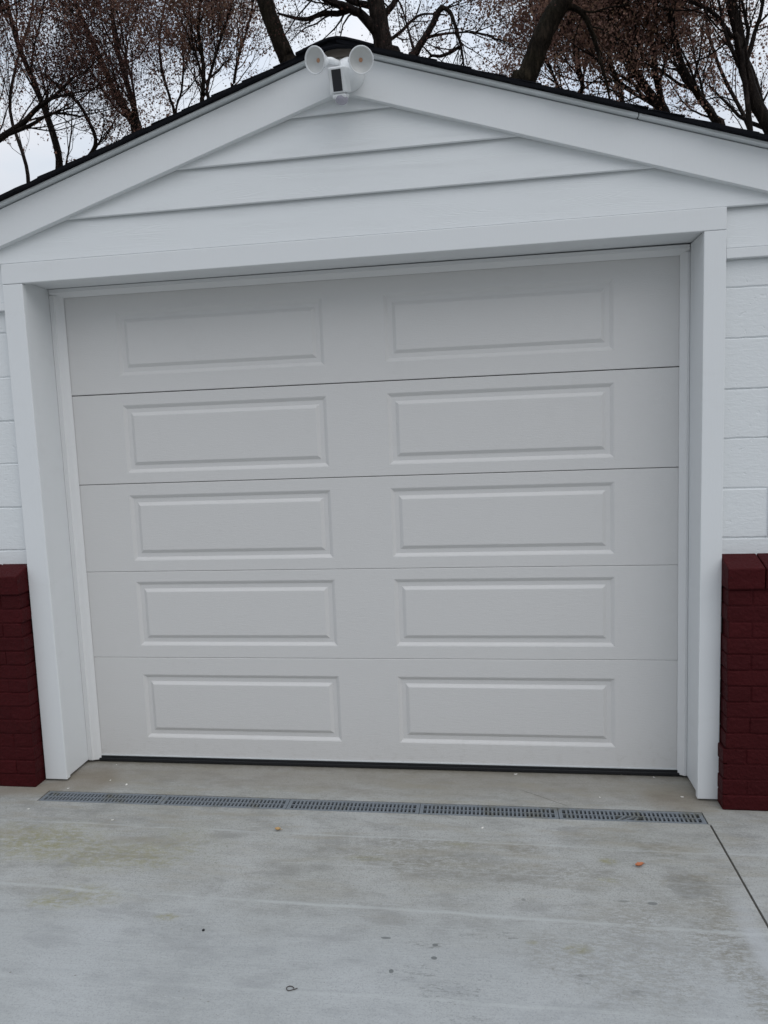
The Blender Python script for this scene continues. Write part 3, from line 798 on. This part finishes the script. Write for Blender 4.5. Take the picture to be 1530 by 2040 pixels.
# broken hooked limb tree right of the big trunk
t = Tree(103, 3, .026)
vis = px([(822, 150), (828, 108), (846, 76), (862, 48), (874, 22), (882, 13)], 8.6)
t.stem([foot(vis[0], -.3), vis[0].lerp(foot(vis[0]), .5)] + vis, [.11, .09, .066, .058, .050, .046, .042, .03], .8, 3, (.5, .9), (.5, 1.1), 2)
hk = px([(880, 14), (896, 24), (905, 45), (914, 75), (920, 100), (926, 150)], 8.6, -.03)
t.stem(hk, [.034, .032, .028, .024, .018, .012], .1, 12, (.5, 1.0), (.5, 1.2), 2, 7, None, .3, 0)
h2 = px([(916, 92), (898, 104), (876, 112), (858, 112), (846, 135)], 8.6, .03)
t.stem(h2, [.024, .026, .024, .02, .012], .1, 5, (.4, .8), (.5, 1.2), 2, 7, None, .35, 0)
h3 = px([(846, 76), (870, 70), (900, 66), (940, 64), (985, 72)], 8.7, .05)
t.stem(h3, [.026, .02, .016, .012, .008], .1, 9, (.5, .9), (.4, 1.1), 2, 6, None, .4, .02)
h4 = px([(828, 112), (816, 70), (808, 40), (800, 10)], 8.7, .05)
t.stem(h4, [.03, .02, .014, .01], .2, 6, (.4, .9), (.4, 1.0), 2, 6)
t.done('broken_tree', 'slender tree with a snapped limb bent into a downward hook, right of the thickest trunk', m_bark, m_lf3)

# thick trunk leaning right
t = Tree(104, 4, .032)
vis = px([(1020, 215), (1047, 160), (1072, 95), (1097, 40), (1125, -5), (1165, -60), (1215, -120)], 8.4)
t.stem([foot(vis[0], -.6), vis[0].lerp(foot(vis[0], -.6), .5) + V((-.1, 0, 0))] + vis, [.28, .22, .175, .162, .15, .145, .13, .10, .08], .85, 7, (1.2, 2.2))
l = px([(1118, 16), (1140, 14), (1163, 30), (1178, 62), (1190, 100), (1204, 150), (1215, 200)], 8.4, .03)
t.stem(l, [.05, .045, .04, .034, .026, .02, .012], .25, 10, (.5, 1.1), (.4, 1.1), 2, 8, None, .3, 0)
t.done('leaning_tree', 'thick mossy trunk leaning right, with a drooping side branch and dense leaves behind', m_barkm, m_lf)

# leafy maples behind on the left
def leafy(seed, stems, Y, nleaf, ls, label, mat=m_lf, cnt=9, Lr=(1.1, 2.1), name='maple_tree', leafz=.35, base=None, up=.22):
    t = Tree(seed, nleaf + (1 if seed < 300 else -1), ls * 1.1, n3=3)
    b = None
    for path, r0, r1 in stems:
        vis = px(path, Y, .04)
        f = foot(vis[0]) if base is None else V((base[0], base[1], -.25))
        if b is None: b = f
        n = len(vis); rr = [r0 * 1.5, r0 * 1.25] + [r0 + (r1 - r0) * i / (n - 1) for i in range(n)]
        t.stem([b, b.lerp(vis[0], .55)] + vis, rr, .33, cnt + 1, Lr, (.3, .85), 1, 9, None, .36, up)
    return t.done(name, label, m_bark, mat)
leafy(201, [([(272, 290), (258, 235), (232, 190), (205, 130), (178, 70), (150, 5), (125, -60)], .075, .035),
            ([(278, 290), (272, 240), (260, 190), (245, 140), (228, 70), (222, 0), (215, -70)], .07, .03)], 11.0, 4, .036,
      'twin-stemmed red-brown leafed tree standing highest in the left group', m_lf, 11)
leafy(202, [([(404, 230), (404, 190), (405, 130), (395, 60), (400, 0), (402, -60)], .05, .025),
            ([(418, 230), (412, 180), (430, 110), (452, 40), (470, -20)], .035, .02)], 11.5, 4, .036,
      'red-brown leafed tree with two close upright stems, midway up the left roof slope', m_lf, 11)
leafy(203, [([(462, 215), (466, 165), (476, 110), (492, 60), (505, 0), (510, -60)], .035, .018)], 12.3, 4, .034,
      'thin-stemmed tree just left of the mossy leaning trunk', m_lf2, 12, (.9, 1.7))
leafy(204, [([(100, 400), (118, 345), (112, 290), (95, 235), (70, 170), (40, 100), (20, 30), (5, -40)], .075, .035),
            ([(110, 400), (150, 345), (190, 290), (176, 240), (150, 200), (90, 150)], .05, .02)], 10.3, 4, .034,
      'tangled brown-leafed tree low at the left, rising beside the lower roof edge', m_lf2, 10, (1.0, 1.9))
leafy(205, [([(-160, 480), (-60, 330), (0, 276), (45, 246), (75, 215), (110, 190), (150, 150)], .075, .02),
            ([(-160, 480), (-70, 330), (0, 276), (60, 250), (105, 226), (160, 232)], .06, .015),
            ([(-160, 480), (-110, 250), (-60, 120), (-20, 40), (20, -40)], .09, .03)], 9.3, 2, .026,
      'sparsely leafed tree with dark limbs reaching in from the left edge', m_lf3, 10, (1.0, 1.9))
leafy(206, [([(350, 260), (340, 200), (322, 140), (318, 70), (330, 0), (335, -50)], .035, .018), ([(350, 260), (362, 180), (365, 100), (350, 20)], .03, .015)], 13.5, 4, .040,
      'pale distant leafy tree between the twin-stemmed tree and the two close upright stems', m_lf, 12, (1.2, 2.2))
leafy(207, [([(60, 420), (52, 330), (20, 220), (35, 120), (60, 40), (70, -40)], .05, .02)], 14.0, 3, .040,
      'faint fine-twigged tree farthest back at the far left', m_lf, 12, (1.3, 2.4))
# right side, dense
leafy(301, [([(1330, 270), (1312, 215), (1290, 180), (1262, 140), (1240, 90), (1215, 40), (1205, -20)], .09, .03),
            ([(1332, 270), (1318, 205), (1308, 150), (1300, 90), (1290, 30), (1285, -30)], .06, .025)], 10.2, 6, .040,
      'dense red-brown leafed tree with a forked stem, right of the thick leaning trunk', m_lf, 15, (1.0, 1.9))
leafy(302, [([(1440, 290), (1422, 235), (1385, 180), (1355, 120), (1340, 60), (1325, 0), (1320, -60)], .07, .03)], 9.6, 6, .038,
      'dense brown-leafed tree with one long slanting stem, third from the right edge', m_lf, 15, (1.0, 1.8))
leafy(303, [([(1150, 235), (1160, 170), (1150, 110), (1165, 40), (1170, -30)], .05, .02), ([(1150, 235), (1115, 180), (1090, 120), (1060, 70)], .035, .015)], 12.0, 6, .042,
      'leafy tree directly behind the thick leaning trunk', m_lf, 15, (1.1, 2.0))
leafy(304, [([(1240, 250), (1235, 180), (1215, 110), (1240, 40), (1260, -30)], .05, .02)], 13.0, 6, .044,
      'leafy background tree filling the gap between the forked stem and the leaning trunk', m_lf, 14, (1.2, 2.2))
leafy(305, [([(1570, 330), (1535, 260), (1500, 190), (1480, 120), (1470, 60), (1455, 0), (1440, -60)], .095, .065),
            ([(1478, 118), (1455, 70), (1420, 25), (1380, 5), (1340, -8)], .035, .02)], 8.2, 3, .030,
      'big dark ivy-covered trunk at the right edge of the view', m_lf2, 9, (.9, 1.6), 'ivy_tree', base=(at(1570, 330, 8.2).x + .2, 8.2))
leafy(306, [([(1500, 330), (1490, 250), (1440, 150), (1410, 60), (1400, -30)], .045, .02)], 12.5, 5, .042,
      'leafy tree behind the ivy-covered trunk at the right edge', m_lf, 12, (1.1, 2.0))

# ------------------------------------------------------------------ sky and sun
sun_el, sun_az = math.radians(50), math.radians(132)      # high, veiled, behind the camera
w = bpy.data.worlds.new('World'); sc.world = w; w.use_nodes = True
nt = w.node_tree; nt.nodes.clear()
def N(ty, **k):
    x = nt.nodes.new(ty)
    for a, b in k.items(): setattr(x, a, b)
    return x
out = N('ShaderNodeOutputWorld'); bg = N('ShaderNodeBackground'); nt.links.new(bg.outputs[0], out.inputs[0])
sky = N('ShaderNodeTexSky', sky_type='NISHITA'); sky.sun_disc = False; sky.sun_elevation = sun_el; sky.sun_rotation = sun_az
sky.dust_density = 2; sky.air_density = 1.2
tc = N('ShaderNodeTexCoord'); mp = N('ShaderNodeMapping'); mp.inputs['Scale'].default_value = (1, 1, 2.2)
nt.links.new(tc.outputs['Generated'], mp.inputs[0])
n1 = N('ShaderNodeTexNoise'); n1.inputs['Scale'].default_value = 3.2; n1.inputs['Detail'].default_value = 6; nt.links.new(mp.outputs[0], n1.inputs[0])
r1 = N('ShaderNodeValToRGB'); nt.links.new(n1.outputs[0], r1.inputs[0])
e = r1.color_ramp.elements
e[0].position = .32; e[0].color = (.62, .71, .85, 1); e[1].position = .68; e[1].color = (.94, .925, .955, 1)
k = e.new(.50); k.color = (.80, .85, .92, 1)
sc1 = N('ShaderNodeMix', data_type='RGBA', blend_type='MULTIPLY'); sc1.inputs[0].default_value = 1; nt.links.new(r1.outputs[0], sc1.inputs[6]); sc1.inputs[7].default_value = (9.1, 9.1, 9.1, 1)
mx = N('ShaderNodeMix', data_type='RGBA'); mx.inputs[0].default_value = .88
sx = N('ShaderNodeSeparateXYZ'); nt.links.new(tc.outputs['Generated'], sx.inputs[0])   # overcast sky is brighter overhead than at the horizon
ml = N('ShaderNodeMath', operation='MULTIPLY_ADD', use_clamp=False); nt.links.new(sx.outputs[2], ml.inputs[0]); ml.inputs[1].default_value = 1.35; ml.inputs[2].default_value = .66
mn_ = N('ShaderNodeMath', operation='MINIMUM'); nt.links.new(sx.outputs[1], mn_.inputs[0]); mn_.inputs[1].default_value = 0   # sky dimmed low behind the viewer, added to darken the recess under the header
ma = N('ShaderNodeMath', operation='MULTIPLY_ADD'); nt.links.new(mn_.outputs[0], ma.inputs[0]); ma.inputs[1].default_value = .36; nt.links.new(ml.outputs[0], ma.inputs[2])
vm = N('ShaderNodeVectorMath', operation='SCALE'); nt.links.new(sc1.outputs[2], vm.inputs[0]); nt.links.new(ma.outputs[0], vm.inputs['Scale'])
nt.links.new(sky.outputs[0], mx.inputs[6]); nt.links.new(vm.outputs[0], mx.inputs[7])
nt.links.new(mx.outputs[2], bg.inputs[0]); bg.inputs[1].default_value = .1
sd = bpy.data.lights.new('sun', 'SUN'); sd.energy = .75; sd.angle = math.radians(60); sd.color = (1, .97, .93)
so = bpy.data.objects.new('sun', sd); COL.objects.link(so)
dirv = V((math.sin(sun_az) * math.cos(sun_el), math.cos(sun_az) * math.cos(sun_el), math.sin(sun_el)))
so.rotation_euler = dirv.to_track_quat('Z', 'Y').to_euler(); so.location = (0, -5, 8)

vs_ = sc.view_settings
vs_.view_transform = 'Standard'; vs_.look = 'None'; vs_.exposure = 0; vs_.gamma = 1; vs_.use_curve_mapping = False
sc.render.engine = 'CYCLES'
sc.cycles.max_bounces = 5; sc.cycles.diffuse_bounces = 4; sc.cycles.glossy_bounces = 2; sc.cycles.transmission_bounces = 2
